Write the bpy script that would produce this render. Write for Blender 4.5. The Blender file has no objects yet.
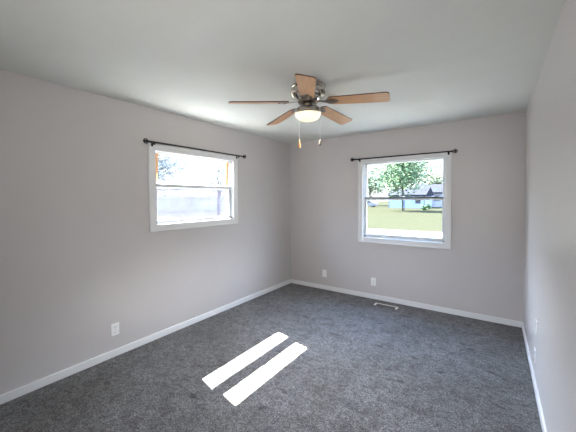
import bpy, bmesh, math, random
from mathutils import Vector, Matrix
random.seed(7)
S = bpy.context.scene
C = S.collection
PI = math.pi

# ------------------------------------------------------------------ camera
W, H, REAR = 3.209, 2.44, -4.85         # room width, height, rear wall
cd = bpy.data.cameras.new('camera')
cam = bpy.data.objects.new('camera', cd); C.objects.link(cam)
YAW, PIT, ROL = 0.6148, -0.0248, -0.0066
fw = Vector((-math.sin(YAW)*math.cos(PIT), math.cos(YAW)*math.cos(PIT), math.sin(PIT)))
r0 = Vector((math.cos(YAW), math.sin(YAW), 0)); u0 = r0.cross(fw)
rt = math.cos(ROL)*r0 + math.sin(ROL)*u0; up = -math.sin(ROL)*r0 + math.cos(ROL)*u0
m = Matrix((rt, up, -fw)).transposed().to_4x4(); m.translation = (2.9418, -4.2381, 1.4878)
cam.matrix_world = m
cd.sensor_fit = 'HORIZONTAL'; cd.sensor_width = 36.0; cd.lens = 294.15/576*36
cd.shift_y = -10.27/576
cd.clip_start = 0.02; cd.clip_end = 500
S.camera = cam

# ------------------------------------------------------------------ light
S.view_settings.view_transform = 'Standard'; S.view_settings.look = 'None'
S.view_settings.gamma = 1.0; S.view_settings.use_curve_mapping = False
S.view_settings.exposure = 1.40
S.cycles.use_denoising = True
S.cycles.max_bounces = 12; S.cycles.diffuse_bounces = 8; S.cycles.transparent_max_bounces = 16
S.cycles.sample_clamp_indirect = 40.0
S.cycles.caustics_reflective = False; S.cycles.caustics_refractive = False

w = bpy.data.worlds.new('sky'); S.world = w; w.use_nodes = True
nt = w.node_tree; bg = nt.nodes['Background']
tc = nt.nodes.new('ShaderNodeTexCoord'); sx = nt.nodes.new('ShaderNodeSeparateXYZ'); rp = nt.nodes.new('ShaderNodeValToRGB')
nt.links.new(tc.outputs['Generated'], sx.inputs[0]); nt.links.new(sx.outputs['Z'], rp.inputs[0]); nt.links.new(rp.outputs[0], bg.inputs[0])
rp.color_ramp.elements[0].position = 0.1; rp.color_ramp.elements[0].color = (0.92, 0.95, 1.0, 1)
rp.color_ramp.elements[1].position = 0.8; rp.color_ramp.elements[1].color = (0.30, 0.52, 1.0, 1)
mr = nt.nodes.new('ShaderNodeMapRange'); mr.interpolation_type = 'SMOOTHSTEP'      # hazy horizon, brighter high sky
nt.links.new(sx.outputs['Z'], mr.inputs[0]); mr.inputs[1].default_value = .10; mr.inputs[2].default_value = .42
mr.inputs[3].default_value = 1.05; mr.inputs[4].default_value = 20.0; nt.links.new(mr.outputs[0], bg.inputs[1])

sd = bpy.data.lights.new('sun', 'SUN'); sd.energy = 125.0; sd.angle = math.radians(0.53); sd.color = (1.0, 0.95, 0.87)
sun = bpy.data.objects.new('sun', sd); C.objects.link(sun)
sun.rotation_euler = Vector((1.0, -0.228, -1.274)).to_track_quat('-Z', 'Y').to_euler()
sun.location = (-8, 2, 12)

def portal(name, loc, direction, sx_, sy_):
    d = bpy.data.lights.new(name, 'AREA'); d.shape = 'RECTANGLE'; d.size = sx_; d.size_y = sy_
    d.cycles.is_portal = True
    o = bpy.data.objects.new(name, d); C.objects.link(o); o.location = loc
    o.rotation_euler = Vector(direction).to_track_quat('-Z', 'Z').to_euler()
portal('daylight_portal', (-0.16, -1.94, 1.61), (1, 0, 0), 1.2, 0.95)
portal('daylight_portal', (1.87, 0.16, 1.45), (0, -1, 0), 1.2, 1.25)

LAMP = 7.2                              # watts of the lit ceiling lamp
# fill light added unseen behind the camera; the rear wall is solid
hd = bpy.data.lights.new('rear_fill_light', 'AREA'); hd.shape = 'RECTANGLE'; hd.size = 1.6; hd.size_y = 1.1; hd.spread = math.radians(116); hd.energy = 9.5; hd.color = (1.0, .96, .92)
hl = bpy.data.objects.new('rear_fill_light', hd); C.objects.link(hl); hl.location = (2.1, -4.80, 1.70)
hl.rotation_euler = Vector((-.34, 1, .05)).to_track_quat('-Z', 'Z').to_euler()

# ------------------------------------------------------------------ materials
def mat(name, col=(.8, .8, .8), rough=.5, metal=0.0, spec=.5):
    mt = bpy.data.materials.new(name); mt.use_nodes = True
    b = mt.node_tree.nodes['Principled BSDF']
    b.inputs['Base Color'].default_value = (*col, 1); b.inputs['Roughness'].default_value = rough
    b.inputs['Metallic'].default_value = metal; b.inputs['Specular IOR Level'].default_value = spec
    return mt
def nd(mt, t): return mt.node_tree.nodes.new(t)
def lk(mt, a, b): mt.node_tree.links.new(a, b)
def bsdf(mt): return mt.node_tree.nodes['Principled BSDF']
def coords(mt, scale=(1, 1, 1)):
    t = nd(mt, 'ShaderNodeTexCoord'); mp = nd(mt, 'ShaderNodeMapping'); mp.inputs['Scale'].default_value = scale
    lk(mt, t.outputs['Object'], mp.inputs['Vector']); return mp.outputs['Vector']
def noise(mt, vec, scale, detail=3, rough=.55):
    n = nd(mt, 'ShaderNodeTexNoise'); n.inputs['Scale'].default_value = scale; n.inputs['Detail'].default_value = detail
    n.inputs['Roughness'].default_value = rough
    lk(mt, vec, n.inputs['Vector']); return n.outputs['Fac']
def ramp(mt, fac, stops):
    r = nd(mt, 'ShaderNodeValToRGB'); e = r.color_ramp.elements
    while len(e) < len(stops): e.new(.5)
    for k, (p, c) in enumerate(stops): e[k].position = p; e[k].color = (*c, 1)
    lk(mt, fac, r.inputs[0]); return r.outputs['Color']
def bump(mt, h, strength, dist):
    b = nd(mt, 'ShaderNodeBump'); b.inputs['Strength'].default_value = strength; b.inputs['Distance'].default_value = dist
    lk(mt, h, b.inputs['Height']); lk(mt, b.outputs['Normal'], bsdf(mt).inputs['Normal'])
def mixc(mt, fac, a, b, mode='MIX'):
    x = nd(mt, 'ShaderNodeMix'); x.data_type = 'RGBA'; x.blend_type = mode
    if isinstance(fac, (int, float)): x.inputs[0].default_value = fac
    else: lk(mt, fac, x.inputs[0])
    for i, v in ((6, a), (7, b)):
        if isinstance(v, tuple): x.inputs[i].default_value = (*v, 1)
        else: lk(mt, v, x.inputs[i])
    return x.outputs[2]

def noisy(name, c1, c2, scale, rough=.6, bs=0, bd=.002, bscale=None, spec=.4, stretch=(1, 1, 1), metal=0):
    mt = mat(name, c1, rough, metal, spec); v = coords(mt, stretch)
    lk(mt, ramp(mt, noise(mt, v, scale, 4), [(.3, c1), (.7, c2)]), bsdf(mt).inputs['Base Color'])
    if bs: bump(mt, noise(mt, v, bscale or scale, 3), bs, bd)
    return mt

M = {}
M['wall'] = noisy('greige_wall_paint',  (.580, .547, .537), (.595, .561, .551), 3, .36, .25, .0015, 160, .55)
M['ceiling'] = noisy('ceiling_paint', (.665, .675, .640), (.685, .695, .660), 5, .8, .5, .002, 110, .2)
M['trim'] = noisy('white_trim_paint', (.80, .80, .80), (.82, .82, .82), 6, .35)
M['sash'] = noisy('white_vinyl', (.60, .615, .625), (.63, .645, .655), 8, .4)
M['jamb'] = noisy('bare_wood_jamb', (.66, .36, .17), (.78, .48, .26), 20, .6, stretch=(6, 6, 1))
M['exterior'] = noisy('exterior_siding', (.70, .69, .66), (.74, .73, .70), 6, .7)
M['black_metal'] = noisy('black_rod_metal', (.006, .0055, .0055), (.012, .011, .011), 60, .5, spec=.2)
M['nickel'] = noisy('brushed_nickel', (.50, .46, .41), (.62, .57, .52), 40, .22, metal=1, stretch=(1, 1, 12))
M['dark_metal'] = noisy('dark_vent_metal', (.012, .010, .009), (.03, .026, .022), 40, .45, metal=.6)
M['pewter'] = noisy('pewter_bracket', (.20, .17, .14), (.30, .26, .22), 80, .3, metal=1)
M['plate'] = noisy('white_plate_plastic', (.88, .88, .87), (.91, .91, .90), 30, .35)
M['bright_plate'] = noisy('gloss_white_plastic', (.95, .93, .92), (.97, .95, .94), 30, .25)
M['rail_shade'] = noisy('rail_shade_grey', (.10, .10, .105), (.13, .13, .135), 30, .6)  # dark grey for the backlit shade on the meeting rail
M['slot'] = mat('dark_slot', (.03, .03, .03), .6)
M['vent_white'] = noisy('vent_enamel', (.78, .77, .73), (.84, .83, .80), 40, .4)
M['vent_louver'] = noisy('vent_louver_tan', (.085, .08, .075), (.12, .112, .105), 40, .5)
M['brass'] = noisy('worn_brass', (.30, .18, .06), (.40, .26, .10), 60, .35, metal=.8)
M['fob_wood'] = noisy('fob_oak', (.55, .29, .10), (.66, .38, .16), 50, .5)
M['fob_dark'] = noisy('fob_bronze', (.08, .055, .04), (.13, .09, .06), 50, .4)
M['chain'] = noisy('chain_metal', (.55, .52, .47), (.65, .62, .57), 100, .4, metal=.7)

# oak blade
mt = mat('oak_blade', rough=.38); v = coords(mt, (3, 40, 40))
g = noise(mt, v, 3, 5)
lk(mt, ramp(mt, g, [(.25, (.44, .235, .12)), (.5, (.60, .345, .185)), (.8, (.70, .425, .24))]), bsdf(mt).inputs['Base Color']); M['blade'] = mt
M['blade_edge'] = noisy('blade_edge_walnut', (.075, .04, .025), (.12, .07, .045), 40, .45)

# carpet
mt = mat('grey_carpet', rough=.95, spec=.1); v = coords(mt)
fine = noise(mt, v, 100, 3, .75); tuft = noise(mt, v, 30, 3, .65); mid = noise(mt, v, 9, 4, .6); big = noise(mt, v, 1.5, 3)
c1 = ramp(mt, fine, [(.33, (.028, .0275, .027)), (.50, (.134, .131, .130)), (.67, (.335, .329, .329))])
c2 = ramp(mt, tuft, [(.30, (.42, .42, .42)), (.62, (1.12, 1.12, 1.12))])
c3 = ramp(mt, mid, [(.34, (.66, .65, .64)), (.58, (1.06, 1.06, 1.06))])
marks = noise(mt, coords(mt, (1.0, 2.2, 1)), 4.2, 2, .5)
c5 = ramp(mt, marks, [(.655, (1, 1, 1)), (.70, (.42, .42, .42))])     # scattered dents and creases in the pile
c3 = mixc(mt, 1.0, c3, c5, 'MULTIPLY')
c4 = ramp(mt, big, [(.35, (.82, .80, .78)), (.62, (1.10, 1.10, 1.10))])
cc = mixc(mt, 1.0, mixc(mt, 1.0, mixc(mt, 1.0, c1, c2, 'MULTIPLY'), c3, 'MULTIPLY'), c4, 'MULTIPLY')
lk(mt, cc, bsdf(mt).inputs['Base Color'])
ad = nd(mt, 'ShaderNodeMath'); ad.operation = 'ADD'; lk(mt, fine, ad.inputs[0]); lk(mt, tuft, ad.inputs[1])
bump(mt, ad.outputs[0], .9, .010)
bsdf(mt).inputs['Sheen Weight'].default_value = .15; bsdf(mt).inputs['Sheen Roughness'].default_value = .6
M['carpet'] = mt

def glass(name, tint=(1, 1, 1), haze=0.0, hcol=(.8, .82, .88), mottled=False):
    mt = bpy.data.materials.new(name); mt.use_nodes = True; n = mt.node_tree; n.nodes.clear()
    out = n.nodes.new('ShaderNodeOutputMaterial'); tr = n.nodes.new('ShaderNodeBsdfTransparent'); tr.inputs[0].default_value = (*tint, 1)
    gl = n.nodes.new('ShaderNodeBsdfGlossy'); gl.inputs['Roughness'].default_value = .02
    lw = n.nodes.new('ShaderNodeLayerWeight'); lw.inputs[0].default_value = .5      # same from both faces of the pane
    pw = n.nodes.new('ShaderNodeMath'); pw.operation = 'POWER'; pw.inputs[1].default_value = 4.0; n.links.new(lw.outputs['Facing'], pw.inputs[0])
    fr = n.nodes.new('ShaderNodeMath'); fr.operation = 'MULTIPLY_ADD'; fr.inputs[1].default_value = .5; fr.inputs[2].default_value = .02; n.links.new(pw.outputs[0], fr.inputs[0])
    mx = n.nodes.new('ShaderNodeMixShader'); n.links.new(fr.outputs[0], mx.inputs[0]); n.links.new(tr.outputs[0], mx.inputs[1]); n.links.new(gl.outputs[0], mx.inputs[2])
    last = mx.outputs[0]
    if haze:
        df = n.nodes.new('ShaderNodeBsdfTranslucent'); df.inputs[0].default_value = (*hcol, 1)
        m2 = n.nodes.new('ShaderNodeMixShader'); m2.inputs[0].default_value = haze
        if mottled:
            t = coords(mt, (1, 1, 1)); f = noise(mt, t, 7, 4)
            mr = nd(mt, 'ShaderNodeMapRange'); mr.inputs[1].default_value = .35; mr.inputs[2].default_value = .7
            mr.inputs[3].default_value = haze*.55; mr.inputs[4].default_value = haze*1.2
            lk(mt, f, mr.inputs[0]); lk(mt, mr.outputs[0], m2.inputs[0])
        n.links.new(last, m2.inputs[1]); n.links.new(df.outputs[0], m2.inputs[2]); last = m2.outputs[0]
    n.links.new(last, out.inputs[0]); return mt
M['glass'] = glass('clear_glass', (.93, .95, .94)); M['glass_low_e'] = glass('double_glazing', (.83, .85, .83))
M['glass_dusty'] = glass('dusty_glass', (.92, .94, .95), .10, (.028, .028, .034), True)
M['screen'] = glass('insect_screen_mesh', (.86, .87, .90), .30, (.026, .025, .034), True)

mt = mat('lit_glass_bowl', (.95, .90, .80), .25)
b = bsdf(mt); b.inputs['Emission Color'].default_value = (1.0, .82, .50, 1); b.inputs['Emission Strength'].default_value = .30
M['bowl'] = mt

M['asphalt'] = noisy('dusty_asphalt', (.018, .0175, .0165), (.022, .0215, .020), 2, .8, spec=.1)
M['lawn'] = noisy('lawn_grass', (.0108, .0112, .0072), (.0124, .0127, .0086), 1.2, .9, spec=0)
M['concrete'] = noisy('pale_concrete', (.080, .077, .070), (.100, .096, .088), 2, .8, spec=.1)
M['leaf'] = noisy('green_leaves', (.024, .058, .026), (.085, .120, .060), .8, .7, spec=.1)
M['leaf_pale'] = noisy('pale_green_leaves', (.080, .095, .055), (.130, .140, .095), .8, .7, spec=.1)
M['leaf_blue'] = noisy('grey_green_leaves', (.070, .082, .082), (.125, .135, .135), .8, .7, spec=.1)
M['bark'] = noisy('bark', (.016, .014, .012), (.030, .026, .023), 6, .9, spec=0)
M['blue_siding'] = noisy('blue_siding', (.11, .145, .20), (.125, .16, .22), 2, .8, spec=.1)
M['pale_siding'] = noisy('pale_siding', (.12, .12, .14), (.135, .135, .155), 2, .8, spec=.1)
M['roofing'] = noisy('grey_shingles', (.0115, .0117, .0150), (.0135, .0138, .0175), 3, .9, spec=0)
M['car_paint'] = noisy('white_car_paint', (.07, .07, .072), (.078, .078, .08), 2, .3)
M['dark_glass'] = mat('dark_window_glass', (.012, .014, .017), .15)
M['tyre'] = mat('tyre_rubber', (.010, .010, .011), .8)
M['fence_wood'] = noisy('weathered_fence', (.075, .072, .064), (.150, .145, .130), .55, .9, spec=0)

# ------------------------------------------------------------------ mesh helpers
def box(bm, lo, hi, bev=0.0, seg=2):
    lo, hi = [min(a, b) for a, b in zip(lo, hi)], [max(a, b) for a, b in zip(lo, hi)]
    r = bmesh.ops.create_cube(bm, size=1.0); vs = r['verts']
    for q in vs:
        q.co = Vector([(lo[i]+hi[i])/2 + q.co[i]*(hi[i]-lo[i]) for i in range(3)])
    if bev:
        es = list({e for q in vs for e in q.link_edges})
        bmesh.ops.bevel(bm, geom=es, offset=bev, segments=seg, profile=.5, affect='EDGES')
def tube(bm, a, b, r1, r2=None, seg=16, caps=True):
    a, b = Vector(a), Vector(b); r2 = r1 if r2 is None else r2
    d = (b-a); q = d.to_track_quat('Z', 'Y')
    x, y = q @ Vector((1, 0, 0)), q @ Vector((0, 1, 0))
    A = [bm.verts.new(a+(x*math.cos(t)+y*math.sin(t))*r1) for t in [2*PI*k/seg for k in range(seg)]]
    B = [bm.verts.new(b+(x*math.cos(t)+y*math.sin(t))*r2) for t in [2*PI*k/seg for k in range(seg)]]
    for k in range(seg): bm.faces.new((A[k], A[(k+1) % seg], B[(k+1) % seg], B[k]))
    if caps: bm.faces.new(A[::-1]); bm.faces.new(B)
def lathe(bm, prof, seg=40, c=(0, 0, 0), axis='Z'):
    rings = []
    for r, z in prof:
        if r < 1e-5: rings.append([bm.verts.new((0, 0, z))])
        else: rings.append([bm.verts.new((r*math.cos(2*PI*k/seg), r*math.sin(2*PI*k/seg), z)) for k in range(seg)])
    for A, B in zip(rings, rings[1:]):
        for k in range(seg):
            k2 = (k+1) % seg
            if len(A) == 1 and len(B) == 1: continue
            if len(A) == 1: bm.faces.new((A[0], B[k2], B[k]))
            elif len(B) == 1: bm.faces.new((A[k], A[k2], B[0]))
            else: bm.faces.new((A[k], A[k2], B[k2], B[k]))
    rot = {'Z': Matrix(), 'X': Matrix.Rotation(PI/2, 4, 'Y'), 'Y': Matrix.Rotation(-PI/2, 4, 'X')}[axis]
    for R in rings:
        for q in R: q.co = rot @ q.co + Vector(c)
def sphere(bm, c, r, seg=16, sc=(1, 1, 1)):
    rr = bmesh.ops.create_uvsphere(bm, u_segments=seg, v_segments=max(6, seg//2), radius=r)
    for q in rr['verts']: q.co = Vector([q.co[i]*sc[i]+c[i] for i in range(3)])
def prism(bm, pts, y0, y1, ax=1):
    """extrude an outline of (a, b) points along one axis"""
    def P(a, b, t):
        return {1: (a, t, b), 0: (t, a, b), 2: (a, b, t)}[ax]
    A = [bm.verts.new(P(a, b, y0)) for a, b in pts]; B = [bm.verts.new(P(a, b, y1)) for a, b in pts]
    n = len(pts)
    for k in range(n): bm.faces.new((A[k], A[(k+1) % n], B[(k+1) % n], B[k]))
    bm.faces.new(A[::-1]); bm.faces.new(B)
def new(): return bmesh.new()
def obj(name, bm, material, parent=None, smooth=False, label=None):
    bmesh.ops.recalc_face_normals(bm, faces=bm.faces[:])
    me = bpy.data.meshes.new(name); bm.to_mesh(me); bm.free()
    for mm in (material if isinstance(material, (list, tuple)) else [material]): me.materials.append(mm)
    if smooth:
        for p in me.polygons: p.use_smooth = True
        me.set_sharp_from_angle(angle=math.radians(35))
    o = bpy.data.objects.new(name, me); C.objects.link(o)
    if parent: o.parent = parent
    if label: o['label'] = label
    return o
def tag(o, label, cat, group=None, kind=None):
    o['label'] = label; o['category'] = cat
    if group: o['group'] = group
    if kind: o['kind'] = kind
    return o
def thing(name, label, cat, loc=(0, 0, 0), rz=0.0, group=None, kind=None):
    o = bpy.data.objects.new(name, None); C.objects.link(o); o.location = loc; o.rotation_euler = (0, 0, rz)
    o.empty_display_size = .1
    return tag(o, label, cat, group, kind)
def struct(name, bm, material, label, cat):
    return tag(obj(name, bm, material), label, cat, kind='structure')
def copy_tree(o, parent=None):
    c = o.copy(); C.objects.link(c)
    if parent: c.parent = parent
    for ch in list(o.children): copy_tree(ch, c)
    return c

# ------------------------------------------------------------------ room shell
T = 0.15                                                   # wall thickness
LU0, LU1, LZ0, LZ1 = -2.508, -1.376, 1.215, 2.002           # left window opening (y, z)
BU0, BU1, BZ0, BZ1 = 1.320, 2.416, 0.898, 2.004             # back window opening (x, z)
def wall_with_hole(axis, u_lo, u_hi, hu0, hu1, hz0, hz1, v0, v1):
    bm = new(); n = 3
    def B(a, b, z0, z1):
        if axis == 'x': box(bm, (v0, a, z0), (v1, b, z1))
        else: box(bm, (a, v0, z0), (b, v1, z1))
    B(u_lo, hu0, 0, H); B(hu1, u_hi, 0, H); B(hu0, hu1, 0, hz0); B(hu0, hu1, hz1, H)
    return bm
struct('wall_left', wall_with_hole('x', REAR, T, LU0, LU1, LZ0, LZ1, -T, 0), M['wall'], 'grey lavender painted wall with the shorter window on the left', 'wall')
struct('wall_back', wall_with_hole('y', 0, W, BU0, BU1, BZ0, BZ1, 0, T), M['wall'], 'grey lavender painted back wall with the taller window', 'wall')
bm = new(); box(bm, (W, REAR, 0), (W+T, T, H)); struct('wall_right', bm, M['wall'], 'windowless painted wall on the right with a soft sheen', 'wall')
bm = new(); box(bm, (-T, REAR-T, 0), (W+T, REAR, H)); struct('wall_rear', bm, M['wall'], 'painted wall behind the camera', 'wall')
bm = new(); box(bm, (-T, REAR-T, -0.2), (W+T, T, 0)); struct('floor', bm, M['carpet'], 'mottled grey cut pile carpet over the whole room', 'floor')
bm = new(); box(bm, (-0.475, REAR-.6, H), (W+.6, 0.5, H+.18)); struct('ceiling', bm, M['ceiling'], 'white lightly textured ceiling', 'ceiling')
BBH, BBT = 0.068, 0.013
def baseboard(name, lo, hi, label):
    bm = new(); box(bm, lo, hi, .004); struct(name, bm, M['trim'], label, 'baseboard')
baseboard('baseboard_left', (0, REAR, 0), (BBT, 0, BBH), 'white baseboard along the left wall')
baseboard('baseboard_back', (BBT, -BBT, 0), (W-BBT, 0, BBH), 'white baseboard under the back window')
baseboard('baseboard_right', (W-BBT, REAR, 0), (W, 0, BBH), 'white baseboard along the right wall')
baseboard('baseboard_rear', (BBT, REAR, 0), (W-BBT, REAR+BBT, BBH), 'white baseboard behind the camera')

# ------------------------------------------------------------------ windows
def window(name, label, F, u0, u1, z0, z1, zm, co, screen=False, wood=False, tabs=()):
    """F maps (u, v, z) to the room: u along the wall, v outwards; opening u0..u1, z0..z1; zm the meeting rail; co casing outer box"""
    t = thing(name, label, 'window', (0, 0, 0), kind='structure')
    def bx(bm, ulo, uhi, vlo, vhi, zlo, zhi, bev=.0): box(bm, F(ulo, vlo, zlo), F(uhi, vhi, zhi), bev)
    cu0, cu1, cz0, cz1 = co
    bm = new()                                              # picture-frame casing
    bx(bm, cu0, u0+.004, -.018, 0, cz0, cz1, .004); bx(bm, u1-.004, cu1, -.018, 0, cz0, cz1, .004)
    bx(bm, u0, u1, -.017, 0, z1-.004, cz1, .004); bx(bm, u0, u1, -.017, 0, cz0, z0+.004, .004)
    # back band lip round the outside
    for a in ((cu0-.006, cu0+.012, cz0-.006, cz1+.006), (cu1-.012, cu1+.006, cz0-.006, cz1+.006),
              (cu0, cu1, cz1-.012, cz1+.006), (cu0, cu1, cz0-.006, cz0+.012)):
        bx(bm, a[0], a[1], -.024, 0, a[2], a[3], .003)
    obj('casing', bm, M['trim'], t)
    bm = new()                                              # jamb liner inside the wall
    jt = .012
    bx(bm, u0, u0+jt, 0, .14, z0, z1); bx(bm, u1-jt, u1, 0, .14, z0, z1)
    bx(bm, u0, u1, 0, .14, z1-jt, z1); bx(bm, u0, u1, 0, .14, z0, z0+jt)
    bx(bm, u0+jt, u0+jt+.010, .016, .026, z0+jt, z1-jt); bx(bm, u1-jt-.010, u1-jt, .016, .026, z0+jt, z1-jt)   # inner stops
    bx(bm, u0+jt, u1-jt, .012, .026, z1-jt-.008, z1-jt)
    obj('window_frame', bm, M['sash'], t)
    a0, a1 = u0+jt, u1-jt
    def sash(nm, v0, v1, zl, zh, rail_b, rail_t, st, gm, material):
        bm = new()
        bx(bm, a0, a0+st, v0, v1, zl, zh, .003); bx(bm, a1-st, a1, v0, v1, zl, zh, .003)
        bx(bm, a0+st, a1-st, v0, v1, zl, zl+rail_b, .003); bx(bm, a0+st, a1-st, v0, v1, zh-rail_t, zh, .003)
        s = obj(nm, bm, material, t)
        bm = new(); vm = (v0+v1)/2; bx(bm, a0+st-.003, a1-st+.003, vm-.002, vm+.002, zl+rail_b-.003, zh-rail_t+.003)
        obj('glass_pane', bm, gm, s)
        return s
    lo = sash('lower_sash', .030, .064, z0+jt, zm+.024, .030 if wood else .044, .036, .028, M['glass_dusty'] if screen else M['glass_low_e'], M['sash'])
    if not wood:
        sash('upper_sash', .068, .102, zm-.020, z1-jt, .038, .012, .028, M['glass_low_e'], M['sash'])
    else:
        # old wooden upper sash sagging outwards at its foot
        ang = math.radians(3.2)
        piv = z1-jt
        def tl(u, d, h):     # d depth in the sash, h distance below its head
            return F(u, .070 + d*math.cos(ang) + h*math.sin(ang), piv - h*math.cos(ang) + d*math.sin(ang))
        hh = piv-(zm-.030)
        def slab(bm, ua, ub, da, db, ha, hb):
            vs = [bm.verts.new(tl(u, d, h)) for u in (ua, ub) for d in (da, db) for h in (ha, hb)]
            for f in ((0, 1, 3, 2), (4, 6, 7, 5), (0, 2, 6, 4), (1, 5, 7, 3), (0, 4, 5, 1), (2, 3, 7, 6)):
                bm.faces.new([vs[k] for k in f])
        bm = new(); sl, sw = .076, .042
        slab(bm, a0+.004, a0+sl, 0, .03, 0, hh); slab(bm, a1-sw, a1-.004, 0, .03, 0, hh)
        s = obj('upper_sash', bm, M['jamb'], t, label='bare orange wood upper sash stiles')
        bm = new(); slab(bm, a0+sl, a1-sw, 0, .03, 0, .016); slab(bm, a0+sl, a1-sw, 0, .03, hh-.070, hh)
        obj('sash_rail', bm, M['sash'], s, label='white painted rails')
        bm = new(); slab(bm, a0+sl-.002, a1-sw+.002, .013, .017, .014, hh-.068); obj('glass_pane', bm, M['glass'], s)
    if screen:
        bm = new(); bx(bm, a0, a1, .112, .114, z0+jt, zm+.01); obj('insect_screen', bm, M['screen'], t, label='hazy grey insect screen over the lower half')
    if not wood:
        bm = new(); bx(bm, a0+.004, a1-.004, .0285, .032, zm+.004, zm+.0235); obj('rail_shade_strip', bm, M['rail_shade'], t, label='dark grey strip for the backlit shade along the meeting rail')  # strip added to darken the rail face, its backlit shade put into colour
    uc = (u0+u1)/2
    bm = new()                                              # sash lock on the meeting rail
    bx(bm, uc-.028, uc+.028, .036, .060, zm+.024, zm+.030, .002); bx(bm, uc-.006, uc+.022, .026, .044, zm+.030, zm+.037, .003)
    obj('sash_lock', bm, M['brass'] if wood else M['plate'], t)
    for tu in tabs:
        bm = new(); bx(bm, tu-.034, tu+.034, .018, .032, z0+jt+.012, z0+jt+.020, .002); obj('lift_tab', bm, M['plate'], lo)
    bm = new(); bx(bm, u1-jt-.018, u1-jt-.004, .010, .028, z0+jt, z0+jt+.016, .002); bx(bm, u0+jt+.004, u0+jt+.018, .010, .028, z0+jt, z0+jt+.016, .002)
    obj('tilt_latch', bm, M['pewter'], t)
    return t
window('window_1', 'short white double hung window with wood jambs and hazy screen on left wall',
       lambda u, v, z: (-v, u, z), LU0, LU1, LZ0, LZ1, 1.632, (-2.572, -1.310, 1.152, 2.062), screen=True, wood=True)
window('window_2', 'taller white double hung window with lawn view on back wall',
       lambda u, v, z: (u, v, z), BU0, BU1, BZ0, BZ1, 1.474, (1.258, 2.479, .832, 2.054), tabs=(1.62, 2.13))

# ------------------------------------------------------------------ curtain rods
def curtain_rod(label, F, a, b, z, ba, bb, cz):
    """F maps (u, v, z): u along the wall, v into the room"""
    t = thing('curtain_rod', label, 'curtain rod', F((a+b)/2, 0, z))
    org = Vector(F((a+b)/2, 0, z))
    f = lambda u, v, zz: Vector(F(u, v, zz))-org
    V = .070
    bm = new(); mid = (a+b)/2; tube(bm, f(a, V, z), f(mid+.03, V, z), .0098); tube(bm, f(mid-.03, V, z), f(b, V, z), .0086)
    obj('rod', bm, M['black_metal'], t, True)
    for e, s in ((a, -1), (b, 1)):
        bm = new()
        tube(bm, f(e-s*.018, V, z), f(e-s*.004, V, z), .011); tube(bm, f(e-s*.004, V, z), f(e+s*.008, V, z), .007)
        c = f(e+s*.026, V, z)
        sphere(bm, c, .013)
        for k in range(3):                                   # caged ball: three crossing rings
            r = .024; n = 20; nrm = [(1, 0, 0), (0, 1, 0), (0, 0, 1)][k]
            q = Vector(nrm).to_track_quat('Z', 'Y')
            P = [c + q @ Vector((r*math.cos(2*PI*j/n), r*math.sin(2*PI*j/n), 0)) for j in range(n)]
            for j in range(n): tube(bm, P[j], P[(j+1) % n], .0036, seg=6, caps=False)
        obj('finial', bm, M['black_metal'], t, True)
    for e in (ba, bb):
        bm = new(); p0, p1 = f(e-.010, .0245, cz-.026), f(e+.010, .028, cz+.016); box(bm, p0, p1, .001)
        tube(bm, f(e, .027, cz-.010), f(e, V, z-.010), .0052); tube(bm, f(e, V, z-.026), f(e, V, z-.004), .006)
        tube(bm, f(e-.006, V, z-.010), f(e+.006, V, z-.010), .0085)
        obj('bracket', bm, M['black_metal'], t, True)
    return t
curtain_rod('thin black curtain rod with ball finials over the shorter left window', lambda u, v, z: (v, u, z), -2.610, -1.243, 2.074, -2.545, -1.325, 2.062)
curtain_rod('thin black curtain rod with ball finials over the taller back window', lambda u, v, z: (u, -v, z), 1.208, 2.502, 2.060, 1.285, 2.452, 2.050)

# ------------------------------------------------------------------ ceiling fan
FX, FY = 1.634, -2.084
fan = thing('ceiling_fan', 'five blade oak ceiling fan with lit glass bowl and two pull chains', 'ceiling fan', (FX, FY, H))
bm = new(); lathe(bm, [(0, 0), (.112, 0), (.132, -.004), (.142, -.012), (.144, -.022), (.138, -.030), (.118, -.032), (.118, -.037), (.143, -.041), (.145, -.048), (.143, -.062), (.0, -.062)], 48)
obj('mounting_ring', bm, M['nickel'], fan, True)
bm = new(); lathe(bm, [(.0, -.060), (.108, -.060), (.104, -.085), (.086, -.108), (.0, -.112)], 40)
obj('motor', bm, M['dark_metal'], fan, True, 'dark motor seen through the housing openings')
bm = new()                                                   # bell housing: curved straps with openings between them
for k in range(5):
    a0 = 2*PI*k/5 + math.radians(12.4+36); hw = .25
    prof = [(.143, -.060), (.144, -.072), (.138, -.086), (.120, -.100), (.097, -.112), (.084, -.120)]
    n = 8; rows = []
    for pi_, (r, z) in enumerate(prof):
        wv = hw*(1.15 if pi_ < 1 else (.80 if pi_ < 4 else 1.1))
        rows.append([[bm.verts.new((rr*math.cos(a0+wv*(j/n*2-1)), rr*math.sin(a0+wv*(j/n*2-1)), z)) for j in range(n+1)] for rr in (r, r-.005)])
    for A, B in zip(rows, rows[1:]):
        for s in (0, 1):
            for j in range(n): bm.faces.new((A[s][j], A[s][j+1], B[s][j+1], B[s][j]))
        for j in (0, n): bm.faces.new((A[0][j], A[1][j], B[1][j], B[0][j]))
lathe(bm, [(.0, -.114), (.094, -.114), (.096, -.121), (.088, -.127), (.0, -.127)], 40)
obj('motor_housing', bm, M['nickel'], fan, True)
bm = new(); lathe(bm, [(0, -.125), (.072, -.125), (.082, -.131), (.082, -.146), (.064, -.152), (.046, -.158), (.044, -.186), (0, -.186)], 36)
hub = obj('rotor_hub', bm, M['pewter'], fan, True)
for k in range(10):
    a = 2*PI*k/10+.1; bm = new(); sphere(bm, (.083*math.cos(a), .083*math.sin(a), -.139), .0055, 8); obj('hub_screw', bm, M['nickel'], hub, True)
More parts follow.
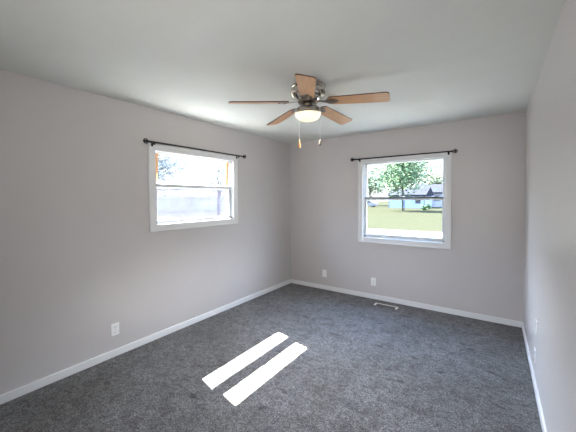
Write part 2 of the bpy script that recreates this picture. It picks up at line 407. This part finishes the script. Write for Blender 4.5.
bm = new(); lathe(bm, [(0, -.178), (.040, -.178), (.052, -.182), (.088, -.190), (.109, -.202), (.113, -.212), (.112, -.232), (.106, -.238), (0, -.238)], 48)
fit_ = obj('light_fitter', bm, M['nickel'], fan, True)
for k in range(3):
    a = 2*PI*k/3+.95; d = Vector((math.cos(a), math.sin(a), 0))
    bm = new(); tube(bm, d*.108+Vector((0, 0, -.222)), d*.124+Vector((0, 0, -.222)), .004); sphere(bm, d*.126+Vector((0, 0, -.222)), .0065, 10)
    obj('thumb_screw', bm, M['pewter'], fit_, True)
bm = new(); prof = [(.102, -.232), (.108, -.240)]
for k in range(1, 13):
    t = k/12*PI/2; prof.append((.108*math.cos(t), -.242-.060*math.sin(t)))
prof[-1] = (0, prof[-1][1]); lathe(bm, prof, 48)
obj('glass_bowl', bm, M['bowl'], fan, True, 'warm white lit glass bowl')
ld = bpy.data.lights.new('bulb', 'AREA'); ld.shape = 'DISK'; ld.size = .16; ld.energy = LAMP; ld.color = (1.0, .98, .96); ld.spread = math.radians(112)   # the lit lamp's own light
lb = bpy.data.objects.new('bulb', ld); C.objects.link(lb); lb.location = (0, 0, -.305); lb.parent = fan
# blades
DROOP = math.radians(4.2)
BZ, R0, R1 = -.1365, .170, .660
def blade_outline():
    pts = []
    w0, w1, rc = .056, .069, .028
    pts += [(R0+.012, -w0+.014), (R0+.03, -w0), (R1-rc, -w1)]
    for k in range(1, 7): t = k/6*PI/2; pts.append((R1-rc+rc*math.sin(t), -w1+rc-rc*math.cos(t)))
    for k in range(0, 6): t = k/6*PI/2; pts.append((R1-rc+rc*math.cos(t), w1-rc+rc*math.sin(t)))
    pts += [(R1-rc, w1), (R0+.03, w0), (R0+.012, w0-.014), (R0, w0-.036), (R0, -w0+.036)]
    return pts
PITCH = math.radians(-12)
def make_blade():
    bm = new(); prism(bm, blade_outline(), -.004, .004, 2)
    b = obj('blade', bm, [M['blade'], M['blade_edge']], None)
    for p in b.data.polygons:
        if abs(p.normal.z) < .9: p.material_index = 1
    return b
def make_iron():
    bm = new()                                               # built in the blade's frame: drops from the hub to under the blade
    pr = [(.066, -.012, .004), (.100, -.012, .004), (.128, -.011, .000), (.152, -.014, -.0045), (.180, -.034, -.0055), (.205, -.038, -.0055), (.228, -.026, -.0055), (.255, -.012, -.0055), (.262, -.004, -.0055)]
    rows = []
    for x, hw, z in pr:
        rows.append([bm.verts.new((x, s*hw, z+dz)) for s in (1, -1) for dz in (0, -.0035)])
    for A, B in zip(rows, rows[1:]):
        bm.faces.new((A[0], B[0], B[2], A[2])); bm.faces.new((A[1], A[3], B[3], B[1])); bm.faces.new((A[0], A[1], B[1], B[0])); bm.faces.new((A[2], B[2], B[3], A[3]))
    bm.faces.new((rows[0][0], rows[0][2], rows[0][3], rows[0][1])); bm.faces.new((rows[-1][0], rows[-1][1], rows[-1][3], rows[-1][2]))
    ir = obj('blade_iron', bm, M['pewter'], None, True)
    for x, y in ((.200, .024), (.200, -.024), (.246, 0)):
        bm = new(); sphere(bm, (x, y, -.0095), .0062, 10, (1, 1, .6)); obj('iron_screw', bm, M['nickel'], ir, True)
    return ir
b0 = make_blade(); i0 = make_iron(); sc_ = list(i0.children)
for k in range(5):
    b_ = b0 if k == 0 else b0.copy()
    if k: C.objects.link(b_)
    b_.parent = fan
    a = math.radians(12.0+72*k)
    ml = Matrix.Translation((0, 0, BZ)) @ Matrix.Rotation(a, 4, 'Z') @ Matrix.Rotation(DROOP, 4, 'Y') @ Matrix.Rotation(PITCH, 4, 'X')
    b_.matrix_local = ml
    ir = i0 if k == 0 else i0.copy()
    if k:
        C.objects.link(ir)
        for q in sc_:
            c = q.copy(); C.objects.link(c); c.parent = ir
    ir.parent = fan; ir.matrix_local = ml
# pull chains
def chain(dx, dy, zt, zb, fob, fmat):
    bm = new(); n = int((zt-zb)/.006)
    tube(bm, (dx, dy, zt), (dx, dy, zb), .0010, seg=6)
    for k in range(0, n, 2): sphere(bm, (dx, dy, zt-k*.006), .0020, 6)
    c = obj('pull_chain', bm, M['chain'], fan, True)
    bm = new()
    lathe(bm, [(0, .004), (.003, .004), (.004, -.002), (.006, -.010), (.0095, -fob*.55), (.0105, -fob*.8), (.008, -fob*.95), (0, -fob)], 14, (dx, dy, zb))
    obj('pull_fob', bm, fmat, c, True)
CR = Vector((.817, .577)); CF = Vector((-.577, .817))
p = CR*-.078 + CF*-.078; chain(p.x, p.y, -.232, -.470, .070, M['fob_wood'])
p = CR*.096 + CF*-.054; chain(p.x, p.y, -.232, -.466, .052, M['fob_dark'])

# ------------------------------------------------------------------ outlets, plates, vent
def outlet(label, loc, rz):
    """built facing -y; origin on the wall"""
    t = thing('wall_outlet', label, 'wall outlet', loc, rz, 'wall outlets')
    bm = new(); box(bm, (-.036, -.006, -.058), (.036, 0, .058), .003); obj('cover_plate', bm, M['plate'], t)
    for s in (1, -1):
        bm = new(); box(bm, (-.017, -.0085, s*.026-.015), (.017, -.004, s*.026+.015), .004)
        rc = obj('receptacle', bm, M['bright_plate'], t)
        bm = new()
        for x in (-.0065, .0065): box(bm, (x-.0012, -.0090, s*.026-.003), (x+.0012, -.0080, s*.026+.007))
        tube(bm, (0, -.0090, s*.026-.009), (0, -.0080, s*.026-.009), .0028, seg=10)
        obj('slots', bm, M['slot'], rc)
    bm = new(); tube(bm, (0, -.0075, 0), (0, -.005, 0), .0035, seg=12); obj('screw', bm, M['pewter'], t)
    return t
outlet('white duplex outlet on the left wall below the shorter window', (0, -2.932, .258), PI/2)
outlet('white duplex outlet on the back wall nearest the left corner', (.670, 0, .262), 0)
outlet('white duplex outlet on the back wall directly below the taller window', (1.482, 0, .254), 0)
outlet('white duplex outlet low on the right wall', (W, -1.253, .235), -PI/2)
t = thing('bright_mark', 'small bright white mark, built as a blank plate, above the outlet on the right wall', 'wall plate', (W, -1.322, .492), -PI/2)  # blank plate put in for a small bright mark of unknown nature
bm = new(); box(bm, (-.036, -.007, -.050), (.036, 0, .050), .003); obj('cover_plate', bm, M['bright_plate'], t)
for s in (1, -1):
    bm = new(); tube(bm, (0, -.0085, s*.036), (0, -.006, s*.036), .0032, seg=12); obj('screw', bm, M['plate'], t)

t = thing('floor_vent', 'white metal floor register sunk in carpet by the back baseboard', 'floor vent', (1.726, -.206, 0))
bm = new()
box(bm, (-.156, .030, 0), (.156, .044, .010), .002); box(bm, (-.156, -.044, 0), (-.130, .044, .010), .002); box(bm, (.130, -.044, 0), (.156, .044, .010), .002)
obj('frame', bm, M['vent_white'], t)
bm = new()
for k in range(20):
    x = -.121+k*.01275; box(bm, (x-.004, -.036, .0005), (x+.004, .030, .006))
obj('louvers', bm, M['vent_louver'], t)

# ------------------------------------------------------------------ outdoors
GZ = -0.6
bm = new(); box(bm, (-160, -60, GZ-.3), (90, 160, GZ)); tag(obj('lawn', bm, M['lawn']), 'sunny pale green lawn beyond the pavement', 'lawn', kind='structure')
bm = new(); box(bm, (-160, .15, GZ), (90, 15.0, GZ+.03)); tag(obj('street', bm, M['concrete']), 'white sunlit concrete pavement outside the back window', 'pavement', kind='structure')
bm = new(); box(bm, (-32, -40, GZ), (-.15, .14, GZ+.03)); tag(obj('driveway', bm, M['asphalt']), 'bright concrete drive outside the left window', 'driveway', kind='structure')

def foliage(bm, c, rad, n, size, seed, fill=.35):
    rnd = random.Random(seed); c = Vector(c)
    # lumpy crown: leaves gathered round sub-clumps
    cl = []
    for k in range(max(12, min(28, n//110))):
        d = Vector((rnd.gauss(0, 1), rnd.gauss(0, 1), rnd.gauss(0, 1))).normalized()*(fill+(1-fill)*rnd.random())
        cl.append(Vector((d.x*rad[0], d.y*rad[1], d.z*rad[2]))*.85)
    sp = min(rad)*.30
    for k in range(n):
        p = c+rnd.choice(cl)+Vector((rnd.gauss(0, sp), rnd.gauss(0, sp), rnd.gauss(0, sp*.8)))
        q = Vector((rnd.gauss(0, 1), rnd.gauss(0, 1), rnd.gauss(.4, 1))).normalized().to_track_quat('Z', 'Y')
        s = size*(.6+.8*rnd.random())
        vs = [bm.verts.new(p+q @ Vector(a)) for a in ((-s, 0, 0), (0, -s*.45, s*.1), (s, 0, 0), (0, s*.45, s*.1))]
        bm.faces.new(vs)
def branches(bm, base, h, c, rad, n, r, seed):
    rnd = random.Random(seed); base, c = Vector(base), Vector(c)
    top = c+Vector((0, 0, rad[2]*.5)); tube(bm, base, base.lerp(top, .5), r, r*.6, 10); tube(bm, base.lerp(top, .5), top, r*.6, r*.15, 8)
    for k in range(n):
        s = base.lerp(top, .3+.6*rnd.random())
        d = Vector((rnd.gauss(0, 1), rnd.gauss(0, 1), rnd.gauss(.2, .5))).normalized()
        e = c+Vector((d.x*rad[0], d.y*rad[1], d.z*rad[2]))*.85
        mid = s.lerp(e, .5)+Vector((0, 0, rad[2]*.12)); tube(bm, s, mid, r*.3, r*.18, 6); tube(bm, mid, e, r*.18, r*.04, 6)
def tree(name, label, x, y, zc, rad, n, size, material, seed, tr=.2, fill=.35, nb=8, group=None):
    t = thing(name, label, 'tree', (x, y, GZ), group=group)
    bm = new(); branches(bm, (0, 0, 0), 0, (0, 0, zc-GZ), rad, nb, tr, seed); obj('trunk', bm, M['bark'], t)
    bm = new(); foliage(bm, (0, 0, zc-GZ), rad, n, size, seed, fill); obj('foliage', bm, material, t)
    return t
G = 'trees seen through the windows'
tree('shade_tree', 'large green leafy tree centred in the back window', -9.0, 44, 6.0, (4.6, 4.0, 4.2), 7500, .19, M['leaf'], 3, .15, .15, 10, G)
tree('shade_tree', 'pale yellow green tree at the left edge of the back window', -25.0, 74, 5.2, (4.0, 4.0, 3.6), 2600, .28, M['leaf_pale'], 5, .25, .2, 8, G)
tree('shade_tree', 'pale feathery tree behind the pale house at right of back window', -9.5, 84, 5.6, (5.0, 4.0, 2.8), 2600, .30, M['leaf_pale'], 9, .25, .2, 8, G)
tree('shade_tree', 'grey green tree at the left side of the left window', -13.6, 5.0, 3.5, (2.6, 2.4, 2.2), 6500, .080, M['leaf_blue'], 11, .14, .2, 14, G)
tree('shade_tree', 'sparse grey green tree at the right side of the left window', -16.0, 12.5, 3.6, (2.6, 2.4, 1.9), 2800, .080, M['leaf_blue'], 15, .13, .2, 12, G)

t = thing('garden_shrub', 'low green shrub row in front of the pale house', 'shrub', (-6.1, 48, GZ))
for k in range(7):
    bm = new(); tube(bm, (-1.8+k*.6, 0, 0), (-1.8+k*.6, .1, .5), .03, .01, 6); obj('stem', bm, M['bark'], t)
bm = new(); foliage(bm, (0, 0, .45), (2.0, .6, .38), 700, .16, 21, .1); obj('foliage', bm, M['leaf'], t)

def house(name, label, x0, x1, y0, y1, zt, zr, wallm, wins, door=None):
    """long side facing the room at y0; ridge along x"""
    t = thing(name, label, 'house', ((x0+x1)/2, (y0+y1)/2, GZ)); cx, cy = (x0+x1)/2, (y0+y1)/2
    hx, hy, h = (x1-x0)/2, (y1-y0)/2, zt-GZ
    bm = new(); box(bm, (-hx, -hy, 0), (hx, hy, h))
    n = int(h/.22)
    for k in range(n): prism(bm, [(-hy-.03, k*.22), (-hy, k*.22+.21), (-hy, k*.22)], -hx, hx, 0)   # lapped siding courses
    obj('siding', bm, wallm, t)
    bm = new(); prism(bm, [(-hy-.5, h-.05), (0, zr-GZ), (hy+.5, h-.05), (hy+.5, h-.2), (-hy-.5, h-.2)], -hx-.4, hx+.4, 0); obj('roof', bm, M['roofing'], t)
    for wx, wz, ww, wh in wins:
        bm = new(); box(bm, (wx-cx-ww/2-.1, -hy-.09, wz-GZ-wh/2-.1), (wx-cx+ww/2+.1, -hy+.02, wz-GZ+wh/2+.1), .01); f = obj('window', bm, M['car_paint'], t)
        bm = new(); box(bm, (wx-cx-ww/2, -hy-.11, wz-GZ-wh/2), (wx-cx+ww/2, -hy-.08, wz-GZ+wh/2)); obj('pane', bm, M['dark_glass'], f)
    for sx_ in (-1, 1):
        bm = new(); box(bm, (sx_*hx-.14, -hy-.06, 0), (sx_*hx+.14, -hy+.05, h-.1)); obj('corner_board', bm, M['car_paint'], t)
    return t
house('blue_house', 'blue sided house behind the large tree', -15.2, -8.4, 58, 66, 2.1, 3.6, M['blue_siding'], [(-9.6, 1.0, .9, 1.1)])
house('pale_house', 'pale house with grey roof at right of back window', -12.6, -3.0, 68, 77, 2.7, 4.6, M['pale_siding'], [(-9.8, 1.4, 1.0, 1.1), (-7.6, 1.4, 1.0, 1.1), (-5.4, 1.4, 1.0, 1.1)])

t = thing('parked_car', 'white car parked at far left of the lawn', 'car', (-21.4, 62, GZ))
bm = new(); prism(bm, [(-2.3, .35), (-2.35, .8), (-1.5, .95), (-.9, 1.5), (.9, 1.55), (1.7, 1.0), (2.3, .9), (2.35, .35)], -.9, .9, 1); obj('body', bm, M['car_paint'], t)
bm = new(); prism(bm, [(-1.25, .98), (-.82, 1.42), (.85, 1.46), (1.4, 1.0)], -.92, .92, 1); obj('windows', bm, M['dark_glass'], t)
for x in (-1.45, 1.4):
    for y in (-.78, .78):
        bm = new(); tube(bm, (x, y-.11, .34), (x, y+.11, .34), .34, seg=18); obj('wheel', bm, M['tyre'], t)
t = thing('garden_post', 'thin dark post standing before the blue house', 'post', (-9.45, 47, GZ))
bm = new(); tube(bm, (0, 0, 0), (0, 0, 1.75), .055); obj('pole', bm, M['bark'], t)
bm = new(); lathe(bm, [(0, 1.75), (.09, 1.75), (.09, 1.80), (0, 1.88)], 12); obj('cap', bm, M['bark'], t)

t = thing('board_fence', 'grey board fence far outside the left window', 'fence', (-38, 27, GZ), math.radians(-37))
bm = new()
for k in range(-70, 71): box(bm, (-.02, k*.32-.158, .05), (.02, k*.32+.158, 2.5))
obj('boards', bm, M['fence_wood'], t)
bm = new()
for z in (.4, 2.1): box(bm, (.02, -22.5, z-.05), (.07, 22.5, z+.05))
obj('rails', bm, M['fence_wood'], t)
